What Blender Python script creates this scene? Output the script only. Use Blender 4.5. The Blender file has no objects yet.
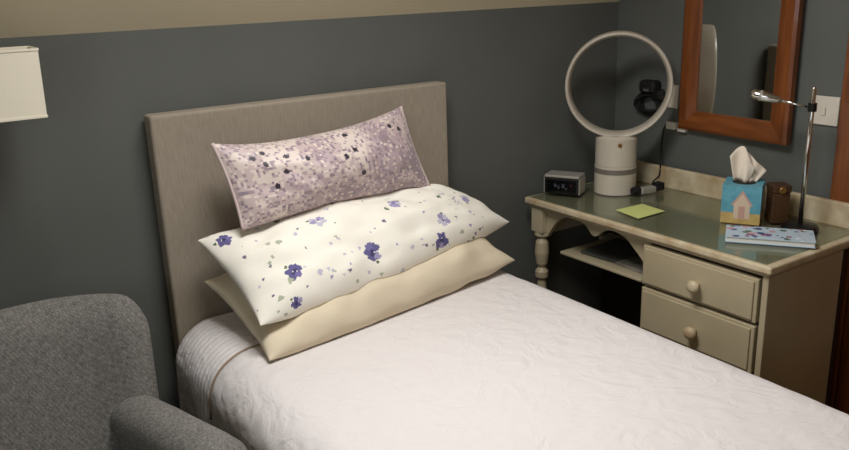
import bpy, bmesh, math, random
from mathutils import Vector, Matrix, noise
from mathutils.bvhtree import BVHTree
random.seed(7)
S = bpy.context.scene
COL = S.collection
PI = math.pi

# ------------------------------------------------------------------ camera
cam_d = bpy.data.cameras.new('camera')
cam = bpy.data.objects.new('camera', cam_d)
COL.objects.link(cam)
cam_d.sensor_width = 36.0
cam_d.lens = 36.0 * 805.9 / 849.0
cam_d.clip_start = 0.02
r_ = Vector((0.82568004, -0.56313696, -0.03360409))
u_ = Vector((0.18862375, 0.21944295, 0.95721778))
f_ = Vector((0.53167053, 0.79669414, -0.28741067))
cam.matrix_world = Matrix(((r_.x, u_.x, -f_.x, -0.5607), (r_.y, u_.y, -f_.y, -2.1481), (r_.z, u_.z, -f_.z, 1.49), (0, 0, 0, 1)))
S.camera = cam

# ------------------------------------------------------------------ world, daylight, exposure
w = bpy.data.worlds.new('sky'); S.world = w; w.use_nodes = True
bg = w.node_tree.nodes['Background']
bg.inputs[0].default_value = (0.75, 0.87, 1.0, 1); bg.inputs[1].default_value = 1.2
S.view_settings.view_transform = 'Standard'
S.view_settings.look = 'None'
S.view_settings.exposure = 0.0
S.view_settings.gamma = 1.0
S.view_settings.use_curve_mapping = False
try:
    S.cycles.use_denoising = True
    S.cycles.max_bounces = 10
    S.cycles.diffuse_bounces = 6
    S.cycles.caustics_refractive = False
except Exception:
    pass

def area(name, loc, target, sx, sy, power, color):
    L = bpy.data.lights.new(name, 'AREA'); L.shape = 'RECTANGLE'; L.size = sx; L.size_y = sy
    L.energy = power; L.color = color
    o = bpy.data.objects.new(name, L); COL.objects.link(o); o.location = loc
    o.rotation_euler = (Vector(target) - Vector(loc)).to_track_quat('-Z', 'Y').to_euler()
    return o
# daylight through the roof window in the slope, plus fill from an added side window
area('roof_window_daylight', (0.25, -0.84, 2.16), (0.32, -0.98, 1.30), 0.62, 0.60, 24, (1.0, 0.985, 0.97)).data.spread = 2.9
area('side_fill_light', (-2.05, -2.5, 1.55), (-0.2, -0.9, 1.0), 0.9, 0.9, 8, (0.9, 0.95, 1.0))  # fill light added at an unseen window

# ------------------------------------------------------------------ helpers
LOC = {}
def lin(c):
    def f(v):
        v /= 255.0
        return v / 12.92 if v <= 0.04045 else ((v + 0.055) / 1.055) ** 2.4
    return (f(c[0]), f(c[1]), f(c[2]), 1)

def mat(name, c, rough=0.6, c2=None, scale=20, detail=4, bump=0.0, bscale=60, metallic=0.0, coat=0.0, stretch=(1, 1, 1),
        attr=None, weave=0.0, wscale=300, spec=None, sheen=0.0, bdist=0.004):
    m = bpy.data.materials.new(name); m.use_nodes = True
    nt = m.node_tree; N = nt.nodes; L = nt.links
    b = N['Principled BSDF']
    b.inputs['Base Color'].default_value = lin(c)
    b.inputs['Roughness'].default_value = rough
    b.inputs['Metallic'].default_value = metallic
    b.inputs['Coat Weight'].default_value = coat
    b.inputs['Sheen Weight'].default_value = sheen
    if spec is not None: b.inputs['Specular IOR Level'].default_value = spec
    tc = N.new('ShaderNodeTexCoord'); mp = N.new('ShaderNodeMapping'); mp.inputs['Scale'].default_value = stretch
    L.new(tc.outputs['Object'], mp.inputs['Vector'])
    out = None
    if attr:
        a = N.new('ShaderNodeAttribute'); a.attribute_name = attr; out = a.outputs['Color']
    if c2 is not None:
        n = N.new('ShaderNodeTexNoise'); n.inputs['Scale'].default_value = scale; n.inputs['Detail'].default_value = detail
        L.new(mp.outputs[0], n.inputs['Vector'])
        r = N.new('ShaderNodeValToRGB'); r.color_ramp.elements[0].position = 0.32; r.color_ramp.elements[1].position = 0.68
        r.color_ramp.elements[0].color = lin(c); r.color_ramp.elements[1].color = lin(c2)
        L.new(n.outputs['Fac'], r.inputs[0]); out = r.outputs[0]
    if weave > 0:
        dots = wscale < 0; ck = N.new('ShaderNodeTexVoronoi' if dots else 'ShaderNodeTexChecker'); ck.inputs['Scale'].default_value = abs(wscale)
        mp2 = N.new('ShaderNodeMapping'); mp2.inputs['Rotation'].default_value = (0.35, 0.52, 0.78)
        L.new(tc.outputs['Object'], mp2.inputs['Vector']); L.new(mp2.outputs[0], ck.inputs['Vector'])
        if dots: ck.inputs['Randomness'].default_value = 0.45
        if not dots:
            ck.inputs['Color1'].default_value = (1, 1, 1, 1); ck.inputs['Color2'].default_value = (1 - weave, 1 - weave, 1 - weave, 1)
        else:
            wr_ = N.new('ShaderNodeValToRGB'); wr_.color_ramp.elements[0].position = .25; wr_.color_ramp.elements[1].position = .62
            wr_.color_ramp.elements[0].color = (1, 1, 1, 1); wr_.color_ramp.elements[1].color = (1 - weave, 1 - weave, 1 - weave, 1)
            L.new(ck.outputs['Distance'], wr_.inputs[0])
        mx = N.new('ShaderNodeMix'); mx.data_type = 'RGBA'; mx.blend_type = 'MULTIPLY'; mx.inputs[0].default_value = 1
        if out is None: mx.inputs[6].default_value = lin(c)
        else: L.new(out, mx.inputs[6])
        L.new(wr_.outputs[0] if dots else ck.outputs['Color'], mx.inputs[7]); out = mx.outputs[2]
    if out is not None: L.new(out, b.inputs['Base Color'])
    if bump > 0:
        n2 = N.new('ShaderNodeTexNoise'); n2.inputs['Scale'].default_value = bscale; n2.inputs['Detail'].default_value = 3
        L.new(mp.outputs[0], n2.inputs['Vector'])
        bp = N.new('ShaderNodeBump'); bp.inputs['Strength'].default_value = bump; bp.inputs['Distance'].default_value = bdist
        L.new(n2.outputs['Fac'], bp.inputs['Height']); L.new(bp.outputs[0], b.inputs['Normal'])
    return m

def empty(name, loc, label, cat, group=None, rz=0.0):
    o = bpy.data.objects.new(name, None); COL.objects.link(o); o.location = loc; o.rotation_euler = (0, 0, rz)
    o.empty_display_size = 0.05
    LOC[o] = Vector(loc)
    return tag(o, label, cat, group)

def tag(o, label, cat, group=None):
    o['label'] = label; o['category'] = cat
    if group: o['group'] = group
    return o

def obj(name, bm, m, parent=None, bevel=0.0, seg=2, smooth=False, local=False, label=None, subsurf=0):
    me = bpy.data.meshes.new(name)
    bmesh.ops.recalc_face_normals(bm, faces=bm.faces)
    if parent is not None and not local:
        bmesh.ops.translate(bm, verts=bm.verts, vec=-LOC[parent])
    bm.to_mesh(me); bm.free()
    for mm in (m if isinstance(m, (list, tuple)) else [m]): me.materials.append(mm)
    o = bpy.data.objects.new(name, me); COL.objects.link(o)
    LOC[o] = Vector((0, 0, 0))
    if parent is not None:
        o.parent = parent; LOC[o] = LOC[parent].copy()
    if smooth:
        for p in me.polygons: p.use_smooth = True
    if bevel > 0:
        bv = o.modifiers.new('bevel', 'BEVEL'); bv.width = bevel; bv.segments = seg; bv.limit_method = 'ANGLE'; bv.angle_limit = 0.6
    if subsurf:
        ss = o.modifiers.new('sub', 'SUBSURF'); ss.levels = subsurf; ss.render_levels = subsurf
    if label: o['label'] = label
    return o

def struct(name, bm, m, **k):
    o = obj(name, bm, m, **k); o['kind'] = 'structure'; return o

def box(bm, x0, x1, y0, y1, z0, z1, mi=0):
    v = [bm.verts.new(p) for p in ((x0, y0, z0), (x1, y0, z0), (x1, y1, z0), (x0, y1, z0), (x0, y0, z1), (x1, y0, z1), (x1, y1, z1), (x0, y1, z1))]
    for q in ((0, 3, 2, 1), (4, 5, 6, 7), (0, 1, 5, 4), (1, 2, 6, 5), (2, 3, 7, 6), (3, 0, 4, 7)):
        f = bm.faces.new([v[i] for i in q]); f.material_index = mi
    return v

def B(*a):
    bm = bmesh.new(); box(bm, *a); return bm

def prism(bm, pts, d):
    """closed outline (3-D points) extruded along d"""
    d = Vector(d)
    a = [bm.verts.new(p) for p in pts]; b = [bm.verts.new(Vector(p) + d) for p in pts]
    n = len(pts)
    bm.faces.new(a[::-1]); bm.faces.new(b)
    for i in range(n): bm.faces.new((a[i], a[(i + 1) % n], b[(i + 1) % n], b[i]))

def lathe(bm, prof, c, n=32, axis='z', rot=None, closed=False):
    """prof: (r, h) list turned about an axis through c; rot: Matrix applied before moving to c"""
    rings = []
    for r, h in prof:
        ring = []
        for i in range(n):
            a = 2 * PI * i / n
            p = Vector((r * math.cos(a), r * math.sin(a), h))
            if rot is not None: p = rot @ p
            ring.append(bm.verts.new(p + Vector(c)))
        rings.append(ring)
    prs = list(zip(rings, rings[1:])) + ([(rings[-1], rings[0])] if closed else [])
    for A, Bq in prs:
        for i in range(n):
            bm.faces.new((A[i], A[(i + 1) % n], Bq[(i + 1) % n], Bq[i]))
    if not closed:
        bm.faces.new(rings[0][::-1]); bm.faces.new(rings[-1])

def tube(bm, pts, r, n=10):
    pts = [Vector(p) for p in pts]; rings = []
    for i, p in enumerate(pts):
        t = (pts[min(i + 1, len(pts) - 1)] - pts[max(i - 1, 0)]).normalized()
        a = t.cross(Vector((0, 0, 1)))
        if a.length < 1e-3: a = t.cross(Vector((0, 1, 0)))
        a.normalize(); b2 = t.cross(a)
        rr = r[i] if isinstance(r, (list, tuple)) else r
        rings.append([bm.verts.new(p + (a * math.cos(2 * PI * k / n) + b2 * math.sin(2 * PI * k / n)) * rr) for k in range(n)])
    for A, Bq in zip(rings, rings[1:]):
        for k in range(n): bm.faces.new((A[k], A[(k + 1) % n], Bq[(k + 1) % n], Bq[k]))
    bm.faces.new(rings[0][::-1]); bm.faces.new(rings[-1])

def catmull(pts, k=6):
    pts = [Vector(p) for p in pts]; out = []
    for i in range(len(pts) - 1):
        p0 = pts[max(i - 1, 0)]; p1 = pts[i]; p2 = pts[i + 1]; p3 = pts[min(i + 2, len(pts) - 1)]
        for j in range(k):
            t = j / k
            out.append(0.5 * ((2 * p1) + (p2 - p0) * t + (2 * p0 - 5 * p1 + 4 * p2 - p3) * t * t + (-p0 + 3 * p1 - 3 * p2 + p3) * t ** 3))
    out.append(pts[-1]); return out

# ------------------------------------------------------------------ materials
M_wall = mat('slate_wall_paint', (93, 95, 91), 0.75, (99, 101, 97), 3, bump=0.05, bscale=180)
M_ceil = mat('cream_ceiling_paint', (226, 215, 184), 0.8, (230, 219, 190), 4)
M_carpet = mat('brown_carpet', (92, 76, 60), 0.95, (110, 92, 74), 200, bump=0.5, bscale=400)
M_pine = mat('orange_brown_wood', (136, 76, 32), 0.35, (106, 54, 20), 9, stretch=(6, 6, 0.6), coat=0.2)
M_pine_h = mat('orange_brown_wood_rail', (136, 76, 32), 0.35, (106, 54, 20), 9, stretch=(6, 0.6, 6), coat=0.2)
M_cream = mat('cream_furniture_paint', (188, 175, 146), 0.45, (176, 162, 132), 5, bump=0.05, bscale=90)
M_worn = mat('worn_cream_edge', (214, 201, 172), 0.45, (178, 154, 118), 14)
M_top = mat('desk_top_reflection_tone', (146, 142, 120), 0.25, (132, 128, 108), 4, coat=0.6)  # grey-green of the glass reflections put into the colour
M_dark = mat('recess_shade', (38, 33, 28), 0.7)  # shade of the knee hole and drawer gaps put into the colour
M_head = mat('taupe_linen', (166, 154, 138), 0.9, (150, 139, 123), 60, stretch=(6, 6, 0.5), bump=0.25, bscale=250, weave=0.12, wscale=420)
M_quilt = mat('white_bedspread', (218, 212, 210), 0.9, bump=0.0)
M_seam = mat('taupe_seam', (150, 130, 110), 0.9)
M_sheet = mat('mattress_ticking', (214, 208, 198), 0.9)
M_pillow = mat('cream_pillowcase', (218, 204, 178), 0.9, bump=0.12, bscale=30, bdist=0.01)
M_floral = mat('floral_pillowcase', (236, 228, 208), 0.9, attr='print', bump=0.10, bscale=25, bdist=0.01)
M_mauve = mat('mauve_print_cushion', (200, 170, 170), 0.5, attr='print', bump=0.2, bscale=60, sheen=0.2)
M_pipe = mat('pale_pink_piping', (205, 184, 182), 0.7)
M_chair = mat('grey_weave_upholstery', (140, 137, 132), 0.95, (116, 113, 108), 90, weave=0.36, wscale=-185, bump=0.35, bscale=220)
M_legw = mat('dark_wood_leg', (60, 40, 26), 0.4)
M_shade = mat('white_lampshade', (236, 228, 208), 0.85, bump=0.08, bscale=200)
M_brass = mat('brushed_metal', (170, 160, 140), 0.35, metallic=1.0)
M_white = mat('white_plastic', (222, 214, 200), 0.35)
M_fan = mat('pale_silver_plastic', (206, 196, 180), 0.3, (200, 190, 174), 10)
M_fanband = mat('grey_band', (120, 112, 102), 0.4)
M_black = mat('black_plastic', (14, 14, 15), 0.35)
M_blackm = mat('matt_black', (10, 10, 10), 0.7)
M_chrome = mat('chrome', (226, 224, 220), 0.12, metallic=1.0)
M_silver = mat('silver_plastic', (176, 170, 162), 0.35, metallic=0.3)
M_note = mat('pale_green_paper', (206, 214, 132), 0.8)
M_blue = mat('tissue_box_blue', (84, 152, 174), 0.5, (104, 172, 188), 40)
M_sand = mat('tissue_box_sand', (206, 180, 110), 0.5, (190, 158, 100), 60)
M_hut = mat('tissue_box_pink', (218, 196, 172), 0.5)
M_hut2 = mat('tissue_box_rose', (200, 160, 146), 0.5)
M_tissue = mat('white_tissue', (240, 226, 208), 0.9)
M_brown = mat('brown_wooden_box', (84, 58, 34), 0.45, (66, 44, 26), 30)
M_gold = mat('dull_gold', (140, 104, 50), 0.4, metallic=0.5)
M_paper = mat('paper_pages', (224, 222, 216), 0.8)
M_mag = mat('dark_magazine', (58, 60, 56), 0.4, (90, 92, 84), 12)
M_mag2 = mat('pale_magazine', (150, 146, 134), 0.4, (104, 100, 90), 18)
M_display = mat('dark_clock_display', (10, 11, 14), 0.15)
M_digit = mat('dim_clock_marks', (58, 62, 74), 0.5)
M_red = mat('dim_red_mark', (110, 44, 36), 0.5)

# bedspread: embossed raised scroll pattern
def quilt_bump(m):
    nt = m.node_tree; N = nt.nodes; L = nt.links; b = N['Principled BSDF']
    tc = N.new('ShaderNodeTexCoord')
    v = N.new('ShaderNodeTexVoronoi'); v.inputs['Scale'].default_value = 26; v.feature = 'SMOOTH_F1'
    n = N.new('ShaderNodeTexNoise'); n.inputs['Scale'].default_value = 9; n.inputs['Detail'].default_value = 3; n.inputs['Distortion'].default_value = 2.2
    n3 = N.new('ShaderNodeTexNoise'); n3.inputs['Scale'].default_value = 220; n3.inputs['Detail'].default_value = 2
    a1 = N.new('ShaderNodeMath'); a1.operation = 'MULTIPLY_ADD'; a1.inputs[1].default_value = 0.55
    a2 = N.new('ShaderNodeMath'); a2.operation = 'MULTIPLY_ADD'; a2.inputs[1].default_value = 0.10
    bp = N.new('ShaderNodeBump'); bp.inputs['Strength'].default_value = 0.55; bp.inputs['Distance'].default_value = 0.012
    L.new(tc.outputs['Object'], v.inputs['Vector']); L.new(tc.outputs['Object'], n.inputs['Vector']); L.new(tc.outputs['Object'], n3.inputs['Vector'])
    L.new(v.outputs['Distance'], a1.inputs[0]); L.new(n.outputs['Fac'], a1.inputs[2])
    L.new(n3.outputs['Fac'], a2.inputs[0]); L.new(a1.outputs[0], a2.inputs[2])
    L.new(a2.outputs[0], bp.inputs['Height']); L.new(bp.outputs[0], b.inputs['Normal'])
quilt_bump(M_quilt)

def mirror_mat():
    m = bpy.data.materials.new('mirror_glass'); m.use_nodes = True
    b = m.node_tree.nodes['Principled BSDF']
    b.inputs['Base Color'].default_value = (0.78, 0.80, 0.78, 1); b.inputs['Metallic'].default_value = 1; b.inputs['Roughness'].default_value = 0.03
    return m
M_mirror = mirror_mat()

def clear_glass(name, tint):
    m = bpy.data.materials.new(name); m.use_nodes = True
    N = m.node_tree.nodes; L = m.node_tree.links; N.remove(N['Principled BSDF'])
    t = N.new('ShaderNodeBsdfTransparent'); t.inputs[0].default_value = tint
    g = N.new('ShaderNodeBsdfGlossy'); g.inputs['Roughness'].default_value = 0.06
    lw = N.new('ShaderNodeLayerWeight'); lw.inputs['Blend'].default_value = 0.5
    pw = N.new('ShaderNodeMath'); pw.operation = 'POWER'; pw.inputs[1].default_value = 5.0
    fr = N.new('ShaderNodeMath'); fr.operation = 'MULTIPLY_ADD'; fr.inputs[1].default_value = 0.7; fr.inputs[2].default_value = 0.035
    L.new(lw.outputs['Facing'], pw.inputs[0]); L.new(pw.outputs[0], fr.inputs[0])
    mx = N.new('ShaderNodeMixShader')
    L.new(fr.outputs[0], mx.inputs[0]); L.new(t.outputs[0], mx.inputs[1]); L.new(g.outputs[0], mx.inputs[2])
    L.new(mx.outputs[0], N['Material Output'].inputs['Surface'])
    return m
M_glass = clear_glass('greenish_clear_glass', (0.94, 0.96, 0.93, 1))
M_pane = clear_glass('window_glass', (0.97, 0.98, 0.98, 1))

# ------------------------------------------------------------------ room shell
WX = 1.77; LX = -2.2; FY = -3.6; KZ = 1.40; FZ = 2.52
struct('floor', B(LX - .1, WX + .1, FY - .1, .1, -.1, 0), M_carpet)
struct('wall_back', B(LX - .1, WX + .1, 0, .1, 0, KZ), M_wall)
struct('wall_right', B(WX, WX + .1, FY - .1, 0, 0, FZ + .1), M_wall)
struct('wall_front', B(LX - .1, WX + .1, FY - .1, FY, 0, FZ + .1), M_ceil)
# left wall with an opening for the added fill window
bm = bmesh.new()
wy0, wy1, wz0, wz1 = -2.95, -2.05, 1.1, 2.0
box(bm, LX - .1, LX, FY, wy0, 0, FZ + .1); box(bm, LX - .1, LX, wy1, 0, 0, FZ + .1)
box(bm, LX - .1, LX, wy0, wy1, 0, wz0); box(bm, LX - .1, LX, wy0, wy1, wz1, FZ + .1)
struct('wall_left', bm, M_wall)
# sloped ceiling (45 degrees) with the roof window opening
hx0, hx1, hs0, hs1 = -0.10, 0.60, 0.58, 1.09          # opening, s = distance along -y
def slope_slab(bm, x0, x1, s0, s1):
    pts = [(x0, -s0, KZ + s0), (x0, -s1, KZ + s1), (x0, -s1 , KZ + s1 + .12), (x0, -s0, KZ + s0 + .12)]
    prism(bm, pts, (x1 - x0, 0, 0))
SL = FZ - KZ
bm = bmesh.new()
slope_slab(bm, LX - .1, hx0, -0.02, SL); slope_slab(bm, hx1, WX + .0, -0.02, SL)
slope_slab(bm, hx0, hx1, -0.02, hs0); slope_slab(bm, hx0, hx1, hs1, SL)
struct('ceiling_slope', bm, M_ceil)
struct('ceiling', B(LX - .1, WX + .1, FY - .1, -SL, FZ, FZ + .12), M_ceil)
# roof window: frame in the opening, pane above it
def on_slope(x, s, h):   # h = distance above the ceiling face along its outward normal
    k = h / math.sqrt(2)
    return Vector((x, -s + k, KZ + s + k))
def slope_bar(bm, x0, x1, s0, s1, h0, h1):
    v = [bm.verts.new(on_slope(*p)) for p in ((x0, s0, h0), (x1, s0, h0), (x1, s1, h0), (x0, s1, h0), (x0, s0, h1), (x1, s0, h1), (x1, s1, h1), (x0, s1, h1))]
    for q in ((0, 3, 2, 1), (4, 5, 6, 7), (0, 1, 5, 4), (1, 2, 6, 5), (2, 3, 7, 6), (3, 0, 4, 7)): bm.faces.new([v[i] for i in q])
bm = bmesh.new(); fw = 0.04
slope_bar(bm, hx0, hx0 + fw, hs0, hs1, 0.02, .08); slope_bar(bm, hx1 - fw, hx1, hs0, hs1, 0.02, .08)
slope_bar(bm, hx0 + fw, hx1 - fw, hs0, hs0 + .03, 0.02, .08); slope_bar(bm, hx0 + fw, hx1 - fw, hs1 - .03, hs1, 0.02, .08)
wr = struct('window_1', bm, M_pine)
bm = bmesh.new(); slope_bar(bm, hx0 + fw, hx1 - fw, hs0 + .03, hs1 - .03, .045, .055)
obj('pane', bm, M_pane, wr)
bm = bmesh.new()
box(bm, LX - .08, LX - .02, wy0, wy0 + .05, wz0, wz1); box(bm, LX - .08, LX - .02, wy1 - .05, wy1, wz0, wz1)
box(bm, LX - .08, LX - .02, wy0 + .05, wy1 - .05, wz0, wz0 + .05); box(bm, LX - .08, LX - .02, wy0 + .05, wy1 - .05, wz1 - .05, wz1)
w2 = struct('fill_window', bm, M_white)  # unseen window added to go with the fill light
obj('pane', B(LX - .055, LX - .045, wy0 + .05, wy1 - .05, wz0 + .05, wz1 - .05), M_pane, w2)
struct('baseboard_back', B(LX, WX, -.016, 0, 0, .11), M_cream)
struct('baseboard_right', B(WX - .016, WX, -.86, -.016, 0, .11), M_cream)
# wooden door beside the desk: architrave, leaf with a raised panel, knob
DY = -0.885
bm = bmesh.new()
box(bm, WX - .022, WX, DY - .085, DY, 0, 1.98)
box(bm, WX - .022, WX, DY - .90, DY - .815, 0, 1.98)
box(bm, WX - .022, WX, DY - .815, DY - .085, 1.895, 1.98)
d1 = struct('door_1', bm, M_pine, bevel=.004)
bm = bmesh.new(); box(bm, WX - .012, WX - .0, DY - .812, DY - .088, 0.01, 1.892)
obj('door_leaf', bm, M_pine, d1, bevel=.002)
for z0, z1 in ((.15, .86), (1.0, 1.78)):
    obj('door_panel', B(WX - .018, WX - .012, DY - .70, DY - .20, z0, z1), M_pine, d1, bevel=.005)
bm = bmesh.new(); lathe(bm, [(.012, 0), (.012, .02), (.024, .03), (.026, .042), (.015, .05)], (WX - .012, DY - .76, .95), 20, rot=Matrix.Rotation(-PI / 2, 3, 'Y'))
obj('door_handle', bm, M_brass, d1, smooth=True)

# ------------------------------------------------------------------ bed
BX0, BX1, BT = -0.02, 1.006, 0.622      # bedspread sides, top
bed = empty('bed', (0.47, -1.0, 0), 'single bed with a tall taupe linen headboard against the dark wall', 'bed')
obj('headboard', B(0.0, 0.93, -.07, -.012, .30, 1.19), M_head, bed, bevel=.008, seg=3, label='taupe fabric headboard')
obj('divan_base', B(0.03, 0.93, -1.98, -.075, .06, .34), M_head, bed, bevel=.01)
obj('mattress', B(0.025, 0.935, -1.99, -.075, .342, .59), M_sheet, bed, bevel=.04, seg=4)
for x in (.08, .88):
    for y in (-.14, -1.9):
        bm = bmesh.new(); lathe(bm, [(.02, 0), (.026, .06)], (x, y, 0), 16)
        obj('foot', bm, M_legw, bed, smooth=False)

def bed_top(x, y):
    return BT
def make_quilt():
    bm = bmesh.new()
    R = 0.115; R2 = 0.075; hem = 0.14
    prof = []                                           # (x, z, side, t)
    nside = 16; nc = 12; nt_ = 46
    for i in range(nside): prof.append((BX0, hem + (BT - R - hem) * i / nside, -1))
    for i in range(nc):
        a = PI - PI / 2 * i / nc
        prof.append((BX0 + R + R * math.cos(a), BT - R + R * math.sin(a), -1))
    for i in range(nt_ + 1): prof.append((BX0 + R + (BX1 - BX0 - R - R2) * i / nt_, BT, 0))
    for i in range(1, nc + 1):
        a = PI / 2 - PI / 2 * i / nc
        prof.append((BX1 - R2 + R2 * math.cos(a), BT - R2 + R2 * math.sin(a), 1))
    for i in range(1, nside + 1): prof.append((BX1, BT - R2 - (BT - R2 - hem) * i / nside, 1))
    ys = []
    y = -0.085
    while y > -1.93:
        ys.append((y, 0)); y -= 0.005 if y > -.50 else 0.024
    for i in range(nc): ys.append((-1.93 - R * math.sin(PI / 2 * i / nc), R - R * math.cos(PI / 2 * i / nc)))
    for i in range(10): ys.append((-1.93 - R, R + (BT - R - hem) * i / 9))
    rows = []; seam = {}
    for (y, dz) in ys:
        row = []
        for (x, z, sd) in prof:
            zz = min(z, BT - dz) if dz > 0 else z
            n = noise.noise(Vector((x * 3.0, y * 3.0, 1.7)))
            n2 = noise.noise(Vector((x * 11, y * 11, z * 6 + 4)))
            dx = 0.0; dzz = 0.0
            drop = max(0.0, (BT - R - zz) / (BT - R - hem))
            if sd != 0:
                dx = sd * (0.02 * drop + 0.016 * drop * math.sin(y * 19 + 2 * n) + .004 * n2)
            dzz = -.003 * abs(n) - .002 * abs(n2)
            # seam where the spread is tucked towards the pillows, near the left side
            ysm = -0.345 + 0.10 * max(0, x - .02) ** 1.0 + .01 * n
            g = math.exp(-((y - ysm) / .011) ** 2) * max(0.0, min(1.0, (.36 - x) * 6)) * (1 if zz > .42 else 0)
            if sd <= 0:
                dzz -= .004 * g * (1 if zz > BT - R else .3); dx += .003 * g * (1 if sd < 0 else 0)
            if sd <= 0 and y > ysm:
                rib = .0016 * math.sin(y * 300 + n * 3) * max(0.0, min(1.0, (.30 - x) * 8))
                dzz += rib; dx += rib * (-1 if sd < 0 else 0)
            row.append(bm.verts.new((x + dx, y, zz + dzz)))
            if sd <= 0 and .46 < zz and x < .20: seam.setdefault(len(row), []).append((abs(y - ysm), Vector((x + dx, y, zz + dzz))))
        rows.append(row)
    for a, b2 in zip(rows, rows[1:]):
        for i in range(len(a) - 1): bm.faces.new((a[i], b2[i], b2[i + 1], a[i + 1]))
    o = obj('bedspread', bm, M_quilt, smooth=True)
    so = o.modifiers.new('thick', 'SOLIDIFY'); so.thickness = .012
    so.offset = -1 if sum(p.normal.z * p.area for p in o.data.polygons) > 0 else 1
    pts = [min(v, key=lambda q: q[0])[1] + Vector((-.001, 0, .002)) for k, v in sorted(seam.items())]
    bm = bmesh.new(); tube(bm, pts, .0034, 6); obj('seam_piping', bm, M_seam, o, smooth=True, label='brownish stitched seam')
    return tag(o, 'white quilted bedspread with raised pattern covering the single bed', 'bedspread')
make_quilt()

# ------------------------------------------------------------------ pillows
def pillow(name, corners, tt, tb, m, nu=90, nv=60, pw=2.2, sq=.55, con=(.05, .05), con2=None, zmin=None, ymax=None, print_f=None, wob=.006, seed=0, up=None, crease=0.0, droop=0.0, rest=None):
    """corners BL(u0 v0) BR(u1 v0) TR(u1 v1) TL(u0 v1); tt / tb thickness on the two sides of the seam"""
    a, b, c, d = [Vector(p) for p in corners]
    nrm = ((c - a).cross(d - b)).normalized()
    if up is not None and nrm.dot(Vector(up)) < 0: nrm = -nrm
    bm = bmesh.new(); cl = bm.loops.layers.float_color.new('print')
    def base(u, v):
        e = con[0] * (1 - (2 * v - 1) ** 2); f = con[1] * (1 - (2 * u - 1) ** 2)
        uu = e + u * (1 - 2 * e); f2 = (con[1] if con2 is None else con2) * (1 - (2 * u - 1) ** 2 if u > .5 else 1 - abs(2 * u - 1) ** 3); vv = f + v * (1 - f - f2)
        return (a * (1 - uu) + b * uu) * (1 - vv) + (d * (1 - uu) + c * uu) * vv
    def h(u, v):
        return (max(0.0, 1 - abs(2 * u - 1) ** pw) * max(0.0, 1 - abs(2 * v - 1) ** pw)) ** sq
    def ease(t): return .3 * t + .7 * (.5 - .5 * math.cos(PI * t))
    grids = []
    for sgn, t in ((1, tt), (-1, tb)):
        g = []
        for j in range(nv + 1):
            row = []
            for i in range(nu + 1):
                if sgn < 0 and (i in (0, nu) or j in (0, nv)):
                    row.append(grids[0][j][i]); continue
                u = ease(i / nu); v = ease(j / nv)
                hh = h(u, v); p = base(u, v)
                k = noise.noise(Vector((u * 4 + seed, v * 3, sgn * 2.0))) * wob * 1.6 + noise.noise(Vector((u * 11 + seed, v * 7, sgn * 3.0))) * wob * .7
                edge = min(u, 1 - u, v, 1 - v)
                pk = crease * math.sin((u * 17 + v * 5 + seed) * 2) * math.exp(-edge / .06) * .5
                p = p + nrm * (sgn * t * hh + (k + pk) * min(1, hh * 1.5)) - Vector((0, 0, droop)) * (1 - hh) ** 2
                if zmin is not None: p.z = max(p.z, zmin)
                if ymax is not None: p.y = min(p.y, ymax)
                if rest is not None:              # lies on the pillow below
                    hit = rest.ray_cast(Vector((p.x, p.y, 3)), Vector((0, 0, -1)))[0]
                    if hit is not None and p.z < hit.z + .0015: p.z = hit.z + .0015
                row.append(bm.verts.new(p))
            g.append(row)
        grids.append(g)
    def arc(vs):
        L_ = [0.0]
        for p, q in zip(vs, vs[1:]): L_.append(L_[-1] + (q.co - p.co).length)
        return [x / L_[-1] for x in L_]
    for gi, g in enumerate(grids):
        au = arc(g[nv // 2]); av = arc([row[nu // 2] for row in g])
        for j in range(nv):
            for i in range(nu):
                q = (g[j][i], g[j][i + 1], g[j + 1][i + 1], g[j + 1][i])
                f = bm.faces.new(q if gi == 0 else q[::-1])
                uvs = [(i, j), (i + 1, j), (i + 1, j + 1), (i, j + 1)]
                if gi: uvs = uvs[::-1]
                for lp, (ui, vi) in zip(f.loops, uvs):
                    cc = print_f(au[min(i, nu - 1)] * .5 + au[i + 1] * .5, av[j] * .5 + av[j + 1] * .5, gi) if print_f else (.8, .8, .8, 1)
                    lp[cl] = cc
    o = obj(name, bm, m, smooth=True)
    return o, base, nrm

def mixc(a, b, t): return tuple(a[i] * (1 - t) + b[i] * t for i in range(3)) + (1,)
C_base = lin((242, 237, 225)); C_pur = lin((98, 92, 140)); C_deep = lin((66, 58, 100)); C_lil = lin((158, 150, 186)); C_pur2 = lin((116, 108, 160)); C_lil2 = lin((196, 192, 206)); C_grn2 = lin((176, 180, 158)); C_grn = lin((96, 112, 84)); C_spk = lin((112, 104, 130))
FL = {}          # printed spots by column: (u, v, radius, colour, edge wobble)
ASP = 2.27
def spot(u, v, r, c, ph=0.0):
    for k in range(int((u - r) * 24) - 1, int((u + r) * 24) + 2): FL.setdefault(k, []).append((u, v, r, c, ph))
def floral(u, v, side):
    uu, vv = (1 - u, (v + .37) % 1) if side else (u, v)
    c = C_base
    for (fu, fv, r, colr, ph) in FL.get(int(uu * 24), ()):
        dx = (uu - fu) * ASP; dy = vv - fv
        if dx * dx + dy * dy > r * r * 1.3: continue
        if math.hypot(dx, dy) < r * (.88 + .14 * math.sin(3 * math.atan2(dy, dx) + ph)): c = colr
    return c
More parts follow.
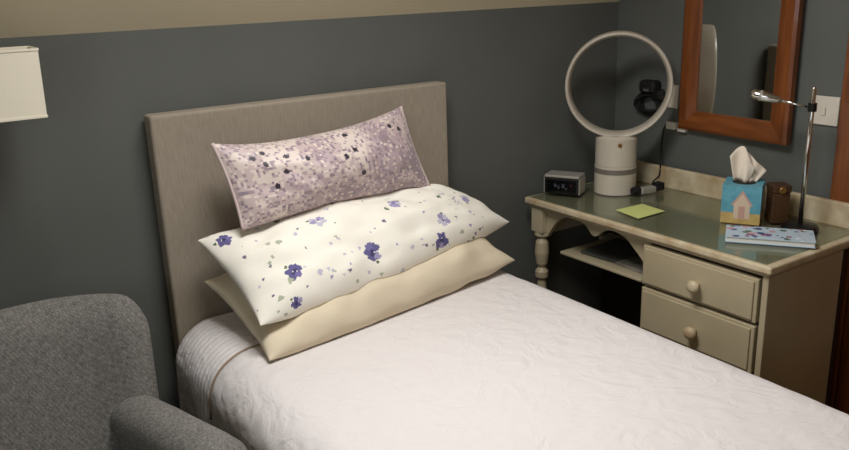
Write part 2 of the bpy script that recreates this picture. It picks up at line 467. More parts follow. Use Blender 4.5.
def flower(u, v, r, rnd, pale=False):
    a0 = rnd.random() * 6.28
    for k in range(5):
        a = a0 + k * 1.257 + rnd.random() * .4; d = r * .55
        cc = rnd.choice((C_lil, C_lil2)) if pale else rnd.choice((C_pur, C_pur2, C_lil, C_pur))
        spot(u + d * math.cos(a) / ASP, v + d * math.sin(a), r * (.38 + .16 * rnd.random()), cc, rnd.random() * 6)
    for k in range(1 if pale else 3):
        spot(u + r * .35 * (rnd.random() - .5) / ASP, v + r * .5 * (rnd.random() - .5), r * .2, C_pur if pale else C_deep, rnd.random() * 6)
    a = a0 + 2; spot(u + r * 1.05 * math.cos(a) / ASP, v + r * 1.05 * math.sin(a), r * .22, C_grn, 0)
rs = random.Random(11)
for (u, v, r) in [(.401, .242, .078), (.640, .12, .074), (.154, .283, .068), (.065, .77, .072), (.135, .085, .052)]: flower(u, v, r * .88, rs)
for (u, v, r) in [(.581, .541, .050), (.684, .27, .056), (.305, .56, .056), (.86, .44, .05), (.47, .80, .05), (.21, .86, .05), (.75, .80, .06)]: flower(u, v, r, rs, True)
for i in range(26): spot(rs.random(), rs.random(), .014 + .010 * rs.random(), rs.choice((C_grn, C_grn2, C_lil2)), rs.random() * 6)
for i in range(120): spot(rs.random(), rs.random(), .006 + .009 * rs.random(), rs.choice((C_spk, C_lil, C_lil2, C_grn2)))

o, _, _ = pillow('pillow', [(.10, -.465, .632), (.985, -.335, .655), (.93, -.085, .745), (.07, -.13, .745)], .085, .085, M_pillow,
                 zmin=BT + .003, ymax=-.076, up=(0, 0, 1), seed=3, wob=.018, pw=3.0, con=(.02, -.02), crease=.03)
def tree(ob): return BVHTree.FromPolygons([v.co.copy() for v in ob.data.vertices], [tuple(p.vertices) for p in ob.data.polygons])
low_pillow = tree(o)
tag(o, 'plain cream pillow lying flat on the bed beneath the floral one', 'pillow')
o, _, _ = pillow('pillow', [(.10, -.43, .712), (1.02, -.265, .757), (.912, -.085, .855), (.06, -.15, .868)], .105, .10, M_floral, nu=260, nv=120,
                 ymax=-.076, up=(0, -.3, 1), seed=8, wob=.015, pw=2.6, con=(.02, -.085), con2=-.03, print_f=floral, crease=.015, rest=low_pillow)
top_pillow = tree(o)
tag(o, 'cream pillow printed with purple flowers, lying on the plain pillow', 'pillow')

C_m = [lin((200, 180, 178)), lin((184, 162, 166)), lin((160, 140, 148)), lin((220, 205, 196)), lin((142, 126, 138))]
C_dk = lin((44, 34, 50))
DOTS = [(.127, .713), (.177, .763), (.165, .635), (.262, .687), (.236, .535), (.183, .425), (.576, .81), (.576, .61), (.515, .56), (.583, .375), (.832, .763), (.885, .70), (.34, .62)]
def mauve(u, v, side):
    qx = int(u * 92); qy = int(v * 42)
    hsh = math.sin(qx * 12.9898 + qy * 78.233) * 43758.5453; hsh -= math.floor(hsh)
    n = noise.noise(Vector((u * 6, v * 3, 5 + side)))
    n += .6 * noise.noise(Vector((u * 19, v * 9, 2 + side))); t = .42 + .50 * n + .38 * (u - .5) - .40 * (v - .5)  # lighter towards top left: the highlight is put into the print colours
    cidx = 3 if t < .25 else (0 if t < .5 else (1 if t < .72 else 2))
    c = C_m[cidx]
    if hsh > .78: c = C_m[2] if cidx < 3 else C_m[1]
    if hsh > .93: c = C_m[4]
    if hsh < .12: c = C_m[3]
    for (du, dv) in DOTS:
        if math.hypot((u - du) * 2.2, v - dv) < .026: c = C_dk
    return c
cu, cbase, cn = pillow('cushion', [(.155, -.235, .897), (.772, -.185, .900), (.726, -.115, 1.140), (.122, -.165, 1.118)], .088, .04, M_mauve, nu=220, nv=96,
                       ymax=-.076, up=(0, -1, .3), seed=5, wob=.008, pw=2.0, sq=.6, con=(.015, .045), con2=.125, print_f=mauve, crease=.012, rest=top_pillow)
tag(cu, 'small oblong mauve cushion with dark specks leaning on the headboard', 'cushion')
for u in (0.0, 1.0):
    bm = bmesh.new(); tube(bm, [cbase(u, i / 20) for i in range(21)], .005, 8)
    obj('piping', bm, M_pipe, cu, smooth=True, label='pale pink piped edge')

# ------------------------------------------------------------------ armchair (faces the room, turned a little to the bed)
ch = empty('armchair', (-.515, -.42, 0), 'grey woven upholstered armchair with curved back, beside the bed', 'armchair', rz=math.radians(6.5))
def arm_loop():
    pass
def back_shape():
    """upholstered curved back: outline in x-z, bent round at both sides, with thickness"""
    bm = bmesh.new(); nx = 40; nz = 20; W2 = .392
    def top(t):                                     # t in -1..1
        k = max(0.0, (abs(t) - .86) / .14); return .822 - .014 * t * t - .070 * (1 - math.sqrt(max(0, 1 - k * k)))
    fr = []; bk = []
    for j in range(nz + 1):
        rf = []; rb = []
        for i in range(nx + 1):
            t = 2 * i / nx - 1
            s = j / nz
            x = t * W2 * (.985 + .13 * (s - .6))
            z = .14 + (top(t) - .14) * s
            wrap = -.11 * max(0.0, (abs(t) - .45) / .55) ** 2     # the sides come forward
            lean = .10 * ((z - .4) / .5 if z > .4 else 0)
            yb = .155 + wrap + lean - .0
            th = (.125 * (1 - .35 * s) * (1 - max(0, abs(t) - .85) / .15 * .45))
            r_edge = 1.0
            # round over at the top and the outer edges
            k = max(0.0, (s - .88) / .12); k2 = max(0.0, (abs(t) - .9) / .1)
            rr = math.sqrt(max(0.02, 1 - min(1, k * k + k2 * k2)))
            mid = yb - th * .5
            rf.append(bm.verts.new((x, mid - th * .5 * rr, z))); rb.append(bm.verts.new((x, mid + th * .5 * rr, z)))
        fr.append(rf); bk.append(rb)
    for j in range(nz):
        for i in range(nx):
            bm.faces.new((fr[j][i], fr[j][i + 1], fr[j + 1][i + 1], fr[j + 1][i]))
            bm.faces.new((bk[j][i + 1], bk[j][i], bk[j + 1][i], bk[j + 1][i + 1]))
    for i in range(nx):
        bm.faces.new((fr[nz][i], fr[nz][i + 1], bk[nz][i + 1], bk[nz][i])); bm.faces.new((fr[0][i + 1], fr[0][i], bk[0][i], bk[0][i + 1]))
    for j in range(nz):
        bm.faces.new((fr[j][0], fr[j + 1][0], bk[j + 1][0], bk[j][0])); bm.faces.new((fr[j + 1][nx], fr[j][nx], bk[j][nx], bk[j + 1][nx]))
    return bm
obj('backrest', back_shape(), M_chair, ch, smooth=True, local=True, subsurf=1)
def arm_shape(sx):
    """padded arm: a section swept from the back forwards, rolling over at the front"""
    bm = bmesh.new(); path = []
    # y forward (-), centre x, top z, half width
    st = [(.19, .328, 0.560, .058), (.12, .329, 0.570, .060), (.02, .330, 0.586, .060), (-.08, .335, 0.602, .060), (-.18, .342, 0.612, .060), (-.28, .352, 0.618, .062), (-.34, .354, 0.622, .063), (-.360, .350, 0.618, .061), (-.380, .349, 0.606, .050), (-.390, .349, 0.586, .030)]
    rings = []
    for y, cx, zt, hw in st:
        ring = []
        n = 20; r = hw
        for k in range(n + 1):
            a = -0.15 * PI + 1.3 * PI * k / n
            ring.append(((cx + r * math.cos(a)) * sx, y, zt - .06 + r * math.sin(a)))
        zb = .16
        ring = [((cx + hw * .80) * sx, y, zb)] + ring + [((cx - hw * .80) * sx, y, zb)]
        rings.append([bm.verts.new(p) for p in ring])
    for A, Bq in zip(rings, rings[1:]):
        m_ = len(A)
        for k in range(m_): bm.faces.new((A[k], A[(k + 1) % m_], Bq[(k + 1) % m_], Bq[k]))
    bm.faces.new(rings[0]); bm.faces.new(rings[-1][::-1])
    return bm
for sx in (1, -1): obj('armrest', arm_shape(sx), M_chair, ch, smooth=True, local=True)
bm = bmesh.new(); box(bm, -.28, .28, -.40, .06, .15, .33)
obj('seat_base', bm, M_chair, ch, bevel=.02, seg=3, local=True)
bm = bmesh.new(); box(bm, -.275, .275, -.42, .05, .332, .45)
obj('seat_cushion', bm, M_chair, ch, bevel=.04, seg=4, local=True)
for x in (-.27, .27):
    for y in (-.33, .10):
        bm = bmesh.new(); lathe(bm, [(.014, 0), (.024, .16)], (x, y, 0), 14)
        obj('leg', bm, M_legw, ch, local=True)

# ------------------------------------------------------------------ floor lamp by the wall, behind the chair
lx, ly = -.435, -.175
lp = empty('floor_lamp', (lx, ly, 0), 'lamp with a plain white box shaped shade against the dark wall above the chair', 'lamp')
bm = bmesh.new(); lathe(bm, [(.12, 0), (.12, .015), (.10, .025), (.02, .03)], (lx, ly, 0), 40); obj('base', bm, M_brass, lp, bevel=.002)
bm = bmesh.new(); lathe(bm, [(.011, .028), (.011, 1.29)], (lx, ly, 0), 16); obj('pole', bm, M_brass, lp, smooth=True)
SX, SY, SZ0, SZ1 = .178, .055, 1.238, 1.384
bm = bmesh.new(); th = .003
for (x0, x1, y0, y1) in ((-SX, SX, -SY, -SY + th), (-SX, SX, SY - th, SY), (-SX, -SX + th, -SY + th, SY - th), (SX - th, SX, -SY + th, SY - th)):
    box(bm, lx + x0, lx + x1, ly + y0, ly + y1, SZ0, SZ1)
bmesh.ops.remove_doubles(bm, verts=bm.verts, dist=1e-5)
for v in bm.verts: v.co.x = lx + (v.co.x - lx) * (1 - .020 * (SZ1 - v.co.z) / (SZ1 - SZ0))
sh = obj('lamp_shade', bm, M_shade, lp)
bm = bmesh.new(); g = .0015
for (z0, z1) in ((SZ0 - .001, SZ0 + .004), (SZ1 - .004, SZ1 + .001)):
    for (x0, x1, y0, y1) in ((-SX - g, SX + g, -SY - g, -SY), (-SX - g, SX + g, SY, SY + g), (-SX - g, -SX, -SY, SY), (SX, SX + g, -SY, SY)):
        box(bm, lx + x0, lx + x1, ly + y0, ly + y1, z0, z1)
for v in bm.verts: v.co.x = lx + (v.co.x - lx) * (1 - .020 * (SZ1 - v.co.z) / (SZ1 - SZ0))
obj('shade_trim', bm, M_shade, sh)
bm = bmesh.new(); lathe(bm, [(.018, 1.285), (.018, 1.31), (.028, 1.33), (.026, 1.355), (.006, 1.368)], (lx, ly, 0), 16); obj('bulb', bm, M_white, lp, smooth=True)
bm = bmesh.new(); tube(bm, [(lx - SX + th, ly, 1.282), (lx + SX - th, ly, 1.282)], .002, 6)
tube(bm, [(lx, ly - SY + th, 1.282), (lx, ly + SY - th, 1.282)], .002, 6)
obj('shade_carrier', bm, M_brass, lp)

# ------------------------------------------------------------------ desk
DX0, DX1, DY0, DY1, DZ = 1.275, WX - .018, -1.012, -.042, .75
dk = empty('desk', (1.52, -.52, 0), 'cream painted dressing table with turned leg and drawers in the corner', 'desk')
bm = bmesh.new()
box(bm, DX0, DX1, DY0, DY1, DZ - .022, DZ)
obj('tabletop', bm, M_worn, dk, bevel=.006, seg=3)
bm = bmesh.new(); box(bm, DX0 + .012, DX1 - .002, DY0 + .012, DY1 - .005, DZ - .034, DZ - .0225); obj('edge_moulding', bm, M_cream, dk, bevel=.004)
bm = bmesh.new(); box(bm, DX0 + .014, DX1 - .022, DY0 + .022, DY1 - .014, DZ - .003, DZ + .0005); obj('reflection_tone', bm, M_top, dk, label='desk surface toned grey green for glass reflections')  # inner slab coloured like the reflections in the glass above
bm = bmesh.new()
box(bm, DX1 - .020, DX1, DY0 + .02, DY1 - .08, DZ + .001, DZ + .078)
obj('upstand', bm, M_worn, dk, bevel=.006, seg=3)
PX = 1.298; PY0, PY1 = -.998, -.572
# drawer pedestal: sides, back, rails, plinth
obj('side_panel', B(PX - .006, DX1 - .10, PY0, PY0 + .018, .06, DZ - .035), M_cream, dk, bevel=.002)
obj('side_panel', B(PX + .0115, DX1 - .10, PY1 - .018, PY1, .06, DZ - .035), M_cream, dk, bevel=.002)
obj('back_panel', B(DX1 - .098, DX1 - .086, PY0, DY1 - .03, .06, DZ - .035), M_dark, dk)  # coloured dark to give the knee hole its shade
bm = bmesh.new()
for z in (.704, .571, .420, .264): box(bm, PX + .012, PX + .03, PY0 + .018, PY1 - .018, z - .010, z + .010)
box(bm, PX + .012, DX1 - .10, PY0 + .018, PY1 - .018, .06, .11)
obj('drawer_rail', bm, M_dark, dk)  # cream rails coloured dark for the shade between drawers
for (z0, z1) in ((.576, .704), (.426, .567), (.270, .416), (.118, .260)):
    d = obj('drawer', B(PX - .010, PX + .011, PY0 + .026, PY1 - .006, z0, z1), M_cream, dk, bevel=.003)
    bm = bmesh.new(); box(bm, PX - .016, PX - .0102, PY0 + .036, PY1 - .014, z0 + .008, z1 - .008)
    obj('raised_field', bm, M_cream, d, bevel=.005, seg=2)
    bm = bmesh.new(); lathe(bm, [(.009, 0), (.008, .008), (.017, .016), (.020, .026), (.014, .034), (.004, .036)], (PX - .016, (PY0 + PY1) / 2 - .002, (z0 + z1) / 2 - .005), 22, rot=Matrix.Rotation(-PI / 2, 3, 'Y'))
    obj('knob', bm, M_worn, d, smooth=True)
# turned legs at the open end
for x in (1.318,):
    bm = bmesh.new()
    pr = [(.017, 0), (.021, .02), (.013, .06), (.019, .14), (.023, .30), (.020, .40), (.014, .44), (.024, .455), (.024, .475), (.013, .490), (.021, .505), (.026, .545), (.023, .585), (.014, .603), (.027, .612), (.027, .628)]
    lathe(bm, pr, (x, -.090, 0), 24)
    box(bm, x - .027, x + .027, -.117, -.063, .628, DZ - .035)
    obj('turned_leg', bm, M_cream, dk, smooth=False, bevel=.001)
# shaped valance over the knee hole
pts = []
ya, yb = -.118, -.572
low = [(0, .61), (.05, .645), (.12, .682), (.22, .706), (.34, .706), (.42, .694), (.48, .670), (.53, .672), (.58, .692), (.68, .706), (.80, .694), (.88, .668), (.95, .642), (1, .615)]
for t, z in [(p.x, p.z) for p in catmull([(a, 0, b2) for a, b2 in low], 4)]: pts.append((1.316, ya + (yb - ya) * t, z))
pts += [(1.316, yb, DZ - .035), (1.316, ya, DZ - .035)]
bm = bmesh.new(); prism(bm, pts, (.016, 0, 0)); obj('valance', bm, M_cream, dk)
bm = bmesh.new(); prism(bm, [(1.33, -.05, .60), (DX1 - .145, -.05, .60), (DX1 - .145, -.05, DZ - .035), (1.33, -.05, DZ - .035)], (0, -.016, 0)); obj('end_rail', bm, M_cream, dk)
# shallow shelf under the top
bm = bmesh.new(); box(bm, 1.335, DX1 - .10, -.535, -.165, .555, .566)
obj('shelf', bm, M_cream, dk, bevel=.003)
bm = bmesh.new(); box(bm, DX1 - .16, DX1 - .10, -.571, -.105, .524, .5545); obj('shelf_bearer', bm, M_cream, dk)
for i, (x, y, z, a, sx, sy, h, m_, lab) in enumerate([(1.475, -.30, .5665, .08, .20, .155, .012, M_mag, 'dark magazine lying on the shelf under the desk, nearest the leg'), (1.47, -.455, .5665, -.06, .19, .13, .010, M_mag2, 'mottled grey magazine on the shelf under the desk, nearest the drawers')]):
    bm = bmesh.new(); box(bm, x - sx / 2, x + sx / 2, y - sy / 2, y + sy / 2, z, z + h)
    bmesh.ops.rotate(bm, verts=bm.verts, cent=(x, y, z), matrix=Matrix.Rotation(a, 3, 'Z'))
    tag(obj('magazine', bm, m_, bevel=.002), lab, 'magazine')
# glass sheet protecting the top
bm = bmesh.new(); box(bm, DX0 + .012, DX1 - .022, DY0 + .020, DY1 - .012, DZ + .0008, DZ + .0058)
bm2 = bm
gt = obj('glass_sheet', bm, M_glass, bevel=.001); tag(gt, 'clear glass sheet lying over the cream dressing table top', 'glass')
GZ = DZ + .0062

# ------------------------------------------------------------------ things on the desk
# bladeless fan
fx, fy = 1.557, -.207
fan = empty('bladeless_fan', (fx, fy, GZ), 'pale ring shaped bladeless fan on a round pedestal, standing on the desk', 'fan')
bm = bmesh.new(); lathe(bm, [(.073, GZ), (.073, GZ + .095), (.0725, GZ + .098)], (fx, fy, 0), 48); obj('base', bm, M_fan, fan, smooth=False)
bm = bmesh.new(); lathe(bm, [(.0735, GZ + .072), (.0735, GZ + .090)], (fx, fy, 0), 48); obj('vent_band', bm, M_fanband, fan, label='grey band round the pedestal')
bm = bmesh.new(); lathe(bm, [(.0715, GZ + .099), (.0715, GZ + .195), (.060, GZ + .205)], (fx, fy, 0), 48); obj('upper_body', bm, M_fan, fan)
fd = Vector((-.735, -.678, 0)).normalized()
rz_ = math.atan2(fd.y, fd.x)
rot = Matrix.Rotation(rz_, 3, 'Z') @ Matrix.Rotation(PI / 2, 3, 'Y')     # lathe axis z -> facing direction
FZc = 1.132
bm = bmesh.new()
# section (r, h): airfoil-like ring, rim to the front
lathe(bm, [(0.178, -.040), (0.181, -.020), (0.180, .030), (0.177, .042), (0.173, .044), (0.169, .040), (0.164, .020), (0.162, -.01), (0.164, -.032), (0.169, -.043), (0.174, -.045)], (fx, fy, FZc), 96, rot=rot, closed=True)
obj('ring', bm, M_fan, fan, smooth=True, label='large open ring')
bm = bmesh.new(); lathe(bm, [(.007, 0), (.007, .004), (.004, .005)], Vector((fx + .0712 * math.cos(rz_ + .17), fy + .0712 * math.sin(rz_ + .17), GZ + .178)), 18, rot=Matrix.Rotation(rz_ + .17, 3, 'Z') @ Matrix.Rotation(PI / 2, 3, 'Y'))
obj('power_button', bm, M_gold, fan, label='small gold button')
# clock radio
ck = empty('clock_radio', (1.400, -.115, GZ), 'small black and silver clock radio at the wall end of desk', 'clock', rz=math.radians(-62))
bm = bmesh.new(); box(bm, -.062, .062, -.036, .036, .004, .062); obj('body', bm, M_black, ck, bevel=.006, seg=3, local=True)
bm = bmesh.new(); box(bm, -.063, .063, -.037, .037, .0625, .072); obj('top_cover', bm, M_silver, ck, bevel=.003, local=True)
for a_ in (.0622, -.0650): obj('side_trim', B(a_, a_ + .0028, -.034, .034, .006, .062), M_silver, ck, local=True)
bm = bmesh.new(); box(bm, -.052, .052, -.0385, -.0362, .012, .054); dsp = obj('display', bm, M_display, ck, local=True)
bm = bmesh.new()
for (x0, x1, z0, z1) in ((-.026, -.016, .030, .042), (-.012, -.006, .024, .036), (.002, .013, .028, .043), (.016, .021, .022, .030)):
    box(bm, x0, x1, -.0392, -.0387, z0, z1)
obj('clock_marks', bm, M_digit, ck, local=True)
obj('red_mark', B(.034, .038, -.0392, -.0387, .036, .041), M_red, ck, local=True)
for x in (-.05, .05):
    bm = bmesh.new(); lathe(bm, [(.008, 0), (.008, .004)], (x, 0, 0), 12); obj('rubber_foot', bm, M_blackm, ck, local=True)

# green paper note
bm = bmesh.new()
prism(bm, [(1.372, -.385, GZ), (1.350, -.500, GZ), (1.478, -.497, GZ), (1.492, -.392, GZ)], (0, 0, .0012))
tag(obj('paper_note', bm, M_note), 'pale yellow-green paper note lying flat on the glass desk top', 'note')

# little pale gadget with black ends, and its cable to the wall block
gd = empty('charger', (1.612, -.305, GZ), 'little pale gadget with black ends lying beside the fan pedestal', 'charger', rz=math.radians(-8)); gd.scale = (1.1, 1.1, 1.1)
bm = bmesh.new(); box(bm, -.030, .030, -.014, .014, 0, .022); obj('body', bm, M_silver, gd, bevel=.006, seg=3, local=True)
bm = bmesh.new(); lathe(bm, [(.012, 0), (.014, .01), (.012, .026)], (-.031, 0, .014), 16, rot=Matrix.Rotation(-PI / 2, 3, 'Y')); obj('plug_end', bm, M_blackm, gd, local=True)
bm = bmesh.new(); box(bm, .031, .062, -.015, .015, 0.004, .030); obj('plug_end', bm, M_blackm, gd, local=True, bevel=.004)

# tissue box
tx, ty = 1.585, -.705
tb = empty('tissue_box', (tx, ty, GZ), 'blue cube tissue box with a pink beach hut picture', 'tissue box', rz=math.radians(-61))
h_ = .056; TH = .118
bm = bmesh.new()
box(bm, -h_, h_, -h_, h_, .034, TH, 0); box(bm, -h_, h_, -h_, h_, 0, .0338, 1)
obj('carton', bm, [M_blue, M_sand], tb, local=True)
def hut(bm, rotk):
    R4 = Matrix.Rotation(rotk, 3, 'Z')
    def pr(pts, d, mi):
        a = [bm.verts.new(R4 @ Vector((x, -h_ - d, z))) for x, z in pts]; b2 = [bm.verts.new(R4 @ Vector((x, -h_ - .00005, z))) for x, z in pts]
        n = len(a)
        fs = [bm.faces.new(a), bm.faces.new(b2[::-1])] + [bm.faces.new((a[i], b2[i], b2[(i + 1) % n], a[(i + 1) % n])) for i in range(n)]
        for f in fs: f.material_index = mi
    pr([(-.020, .016), (.026, .016), (.026, .062), (.003, .100), (-.020, .062)], .0006, 0)
    pr([(-.028, .058), (.003, .104), (.034, .058), (.028, .056), (.003, .094), (-.022, .056)], .0009, 1)
    pr([(-.006, .018), (.012, .018), (.012, .055), (-.006, .055)], .0009, 1)
for k in range(4):
    bm = bmesh.new(); hut(bm, k * PI / 2); obj('printed_picture', bm, [M_hut, M_hut2], tb, local=True)
bm = bmesh.new(); lathe(bm, [(.034, TH + .0002), (.034, TH + .0012)], (0, 0, 0), 24); obj('opening', bm, M_blackm, tb, local=True)
# tissue pulled up: folded sheet
bm = bmesh.new()
def sheet(bm, cols, th=.0015):
    g = []
    for c in cols: g.append([bm.verts.new(p) for p in c])
    for a, b2 in zip(g, g[1:]):
        for i in range(len(a) - 1): bm.faces.new((a[i], a[i + 1], b2[i + 1], b2[i]))
cols = []
for i in range(13):
    t = i / 12
    top = .078 + .030 * math.sin(PI * min(1, t * 1.15)) - .036 * max(0, t - .55) / .45
    x = -.044 + .070 * t
    cols.append([(x * (.70 + .34 * s), .012 * math.sin(t * 7) * (1 - .2 * s) - .012 * s * math.cos(t * 5), TH + .001 + top * s) for s in [k / 8 for k in range(9)]])
sheet(bm, cols)
cols = []
for i in range(11):
    t = i / 10
    x = -.006 + .064 * t
    cols.append([(x * (.55 + .45 * s), .006 + .020 * s + .006 * math.sin(t * 9), TH + .001 + (.092 - .060 * t) * s) for s in [k / 8 for k in range(9)]])
sheet(bm, cols)
ts = obj('tissue', bm, M_tissue, tb, smooth=True, local=True); so = ts.modifiers.new('t', 'SOLIDIFY'); so.thickness = .0015

# brown wooden box beside the tissues
bx = empty('wooden_box', (1.640, -.787, GZ), 'narrow upright brown wooden box standing beside the tissue box', 'box', rz=math.radians(-35))
obj('body', B(-.026, .026, -.026, .026, 0, .094), M_brown, bx, bevel=.003, local=True)
obj('lid', B(-.028, .028, -.028, .028, .0945, .118), M_brown, bx, bevel=.004, local=True)
bm = bmesh.new(); lathe(bm, [(.009, 0), (.011, .002), (.009, .004)], (0, -.0282, .104), 18, rot=Matrix.Rotation(PI / 2, 3, 'X')); obj('medallion', bm, M_gold, bx, local=True)

# floral notebook
def book():
    b0 = Vector((1.357, -.812, GZ)); b1 = Vector((1.490, -1.004, GZ))
    ex = (b1 - b0).normalized(); ey = Vector((-ex.y, ex.x, 0))
    L_ = (b1 - b0).length; Wd = .115; ang = math.atan2(ex.y, ex.x)
    bk = empty('notebook', (b0.x, b0.y, GZ), 'pale blue floral covered notebook lying below the chrome desk lamp', 'notebook', rz=ang)
    obj('pages', B(.003, L_ - .002, .003, Wd - .003, .0022, .0148), M_paper, bk, local=True)
    bm = bmesh.new(); cl = bm.loops.layers.float_color.new('print')
    rb = random.Random(4); spots = [(rb.random(), rb.random(), .03 + .07 * rb.random(), rb.choice([(92, 130, 176), (150, 84, 110), (206, 150, 160), (88, 112, 96), (60, 80, 130), (236, 240, 244)])) for _ in range(46)]
    nx, ny = 70, 34
    g = [[bm.verts.new((L_ * i / nx, Wd * j / ny, .0172)) for i in range(nx + 1)] for j in range(ny + 1)]
    lo = [[bm.verts.new((L_ * i / nx, Wd * j / ny, .0150)) for i in range(nx + 1)] for j in range(ny + 1)]
    def col(i, j):
        c = lin((190, 208, 220))
        for (u, v, r, k) in spots:
            if math.hypot((i / nx - u) * L_ / Wd, j / ny - v) < r: c = lin(k)
        return c
    for j in range(ny):
        for i in range(nx):
            f = bm.faces.new((g[j][i], g[j][i + 1], g[j + 1][i + 1], g[j + 1][i]))
            cc = col(i, j)
            for lp in f.loops: lp[cl] = cc
            f = bm.faces.new((lo[j][i], lo[j + 1][i], lo[j + 1][i + 1], lo[j][i + 1]))
            for lp in f.loops: lp[cl] = lin((190, 208, 220))
    m_ = len(g[0])
    for i in range(nx):
        for (a, b2) in ((g[0], lo[0]), (g[ny], lo[ny])):
            f = bm.faces.new((a[i], a[i + 1], b2[i + 1], b2[i]))
            for lp in f.loops: lp[cl] = lin((196, 216, 228))
    for j in range(ny):
        for i in (0, nx):
            f = bm.faces.new((g[j][i], g[j + 1][i], lo[j + 1][i], lo[j][i]))
            for lp in f.loops: lp[cl] = lin((196, 216, 228))
    obj('cover', bm, M_cover, bk, local=True)
    obj('back_cover', B(0, L_, 0, Wd, 0, .002), M_cover2, bk, local=True)
M_cover = mat('floral_cover', (180, 205, 220), .45, attr='print')
M_cover2 = mat('pale_blue_card', (186, 208, 222), .5)
book()

# chrome desk lamp
px_, py_ = 1.614, -.880
dl = empty('desk_lamp', (px_, py_, GZ), 'chrome swing arm desk lamp with slim pole and black base', 'lamp')
bm = bmesh.new(); lathe(bm, [(.052, GZ), (.052, GZ + .010), (.046, GZ + .016), (.012, GZ + .020)], (px_, py_, 0), 40); obj('base', bm, M_black, dl, smooth=False, bevel=.001)
bm = bmesh.new(); lathe(bm, [(.0068, GZ + .018), (.0068, 1.172), (.004, 1.176)], (px_, py_, 0), 16); obj('pole', bm, M_chrome, dl, smooth=True)
bm = bmesh.new(); lathe(bm, [(.0120, 1.106), (.0120, 1.130)], (px_, py_, 0), 18); obj('collar', bm, M_black, dl)
he = Vector((1.553, -.752, 1.146)); el = Vector((px_ - .004, py_ + .012, 1.118))
bm = bmesh.new(); tube(bm, [el, el.lerp(he, .25), el.lerp(he, .62)], [.0035, .0035, .005], 10); obj('arm', bm, M_chrome, dl, smooth=True)
dr = (he - el).normalized()
zq = Vector((0, 0, 1)).rotation_difference(dr).to_matrix()
bm = bmesh.new(); lathe(bm, [(.006, 0), (.010, .012), (.013, .035), (.015, .060), (.013, .082), (.006, .090)], el.lerp(he, .52), 20, rot=zq)
for v in bm.verts: pass
obj('lamp_head', bm, M_chrome, dl, smooth=True)
bm = bmesh.new(); lathe(bm, [(.0155, 0), (.0155, .008)], el.lerp(he, .52) + dr * .056, 20, rot=zq); obj('head_ring', bm, M_silver, dl)

# ------------------------------------------------------------------ on the walls
# framed mirror
my0, my1, mz0, mz1 = -.742, -.318, .972, 1.66; fwid = .066
mr = empty('wall_mirror', (WX, (my0 + my1) / 2, mz0), 'wall mirror in an orange brown wooden frame above the desk', 'mirror')
xb, xf = WX - .003, WX - .030
def frame_side(p0, p1, q0, q1):      # outer edge p, inner edge q  (y, z)
    bm = bmesh.new()
    pts = []
    for (y, z), (yi, zi) in ((p0, q0), (p1, q1)):
        m_ = ((y + yi) / 2, (z + zi) / 2)
        m8 = (y * .12 + yi * .88, z * .12 + zi * .88)
        pts.append([(xb, y, z), (xf + .006, y, z), (xf, y * .85 + yi * .15, z * .85 + zi * .15), (xf + .002, *m_), (xf + .010, *m8), (xf + .014, yi, zi), (xb, yi, zi)])
    a = [bm.verts.new(p) for p in pts[0]]; b2 = [bm.verts.new(p) for p in pts[1]]
    n = len(a); bm.faces.new(a); bm.faces.new(b2[::-1])
    for i in range(n): bm.faces.new((a[i], a[(i + 1) % n], b2[(i + 1) % n], b2[i]))
    return bm
O = [(my0, mz0), (my1, mz0), (my1, mz1), (my0, mz1)]; I = [(my0 + fwid, mz0 + fwid), (my1 - fwid, mz0 + fwid), (my1 - fwid, mz1 - fwid), (my0 + fwid, mz1 - fwid)]
for k in range(4):
    obj('frame_rail' if k % 2 == 0 else 'frame_stile', frame_side(O[k], O[(k + 1) % 4], I[k], I[(k + 1) % 4]), M_pine_h if k % 2 == 0 else M_pine, mr)
obj('mirror_glass', B(WX - .012, WX - .006, my0 + fwid - .006, my1 - fwid + .006, mz0 + fwid - .006, mz1 - fwid + .006), M_mirror, mr)
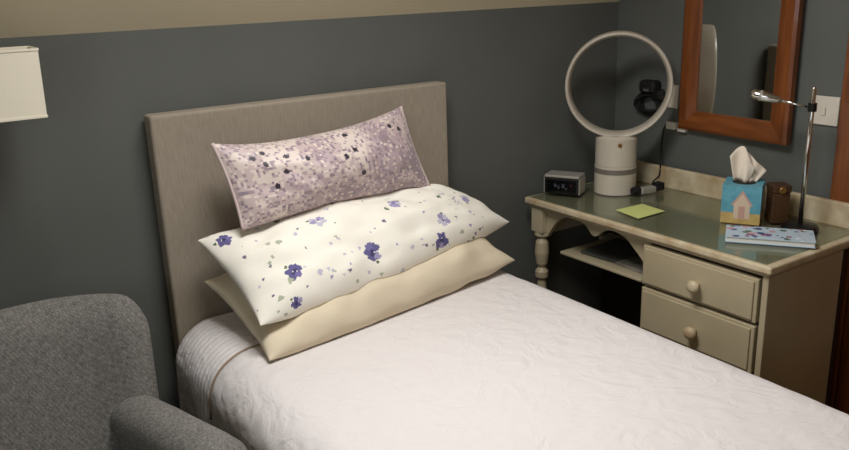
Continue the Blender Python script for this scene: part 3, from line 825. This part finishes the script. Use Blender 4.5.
# light switch plate
sw = empty('light_switch', (WX, -.832, 1.085), 'white light switch plate on the wall behind the desk lamp', 'switch')
obj('plate', B(WX - .009, WX - .0005, -.876, -.788, 1.043, 1.129), M_white, sw, bevel=.003)
obj('rocker', B(WX - .014, WX - .0092, -.838, -.826, 1.072, 1.098), M_white, sw, bevel=.002)
# socket with black plug and bunched cable (seen through the fan ring)
so_ = empty('wall_socket', (WX, -.245, 1.075), 'white wall socket plate behind the fan ring beside the mirror', 'socket')
obj('plate', B(WX - .009, WX - .0005, -.296, -.250, 1.036, 1.118), M_white, so_, bevel=.003)
pg = empty('plug_adaptor', (WX, -.15, 1.07), 'black bunched plug and cable on the wall, seen through the fan ring', 'plug')
obj('adaptor_body', B(WX - .050, WX - .001, -.222, -.150, 1.084, 1.130), M_blackm, pg, bevel=.014, seg=4)
obj('plug', B(WX - .046, WX - .010, -.243, -.210, 1.062, 1.100), M_black, pg, bevel=.006, seg=3)
obj('glint_chip', B(WX - .054, WX - .0502, -.205, -.178, 1.092, 1.102), M_chrome, pg, label='bright glint of metal')  # chrome chip added to stand for a bright glint
rc = random.Random(2)
bm = bmesh.new()
pts = []
for i in range(26):
    a = i * 1.25
    pts.append((WX - .024 + .012 * math.sin(i * 2.1), -.180 + .060 * math.cos(a) * (.6 + .4 * rc.random()), 1.045 + .040 * math.sin(a) * (.6 + .5 * rc.random())))
tube(bm, catmull(pts, 5), .0055, 8); obj('cable', bm, M_blackm, pg, smooth=True)
# little white junction block with a black cable dropping to the desk
jb = empty('cable_connector', (WX, -.318, .979), 'little white connector block under the mirror corner with black cable hanging down', 'connector')
obj('block', B(WX - .020, WX - .001, -.300, -.260, .962, .989), M_white, jb, bevel=.003)
obj('block', B(WX - .020, WX - .001, -.345, -.310, .958, .985), M_white, jb, bevel=.003)
bm = bmesh.new(); tube(bm, catmull([(WX - .012, -.262, .976), (WX - .013, -.254, .972), (WX - .018, -.250, .955), (WX - .030, -.254, .90), (WX - .040, -.262, .84), (WX - .044, -.262, .795), (WX - .075, -.262, GZ + .018), (1.684, -.312, GZ + .018)], 6), .0028, 8)
obj('cable', bm, M_blackm, jb, smooth=True)
mr.rotation_euler = (0, 0, math.radians(-2.2)); mr.location.x -= .010
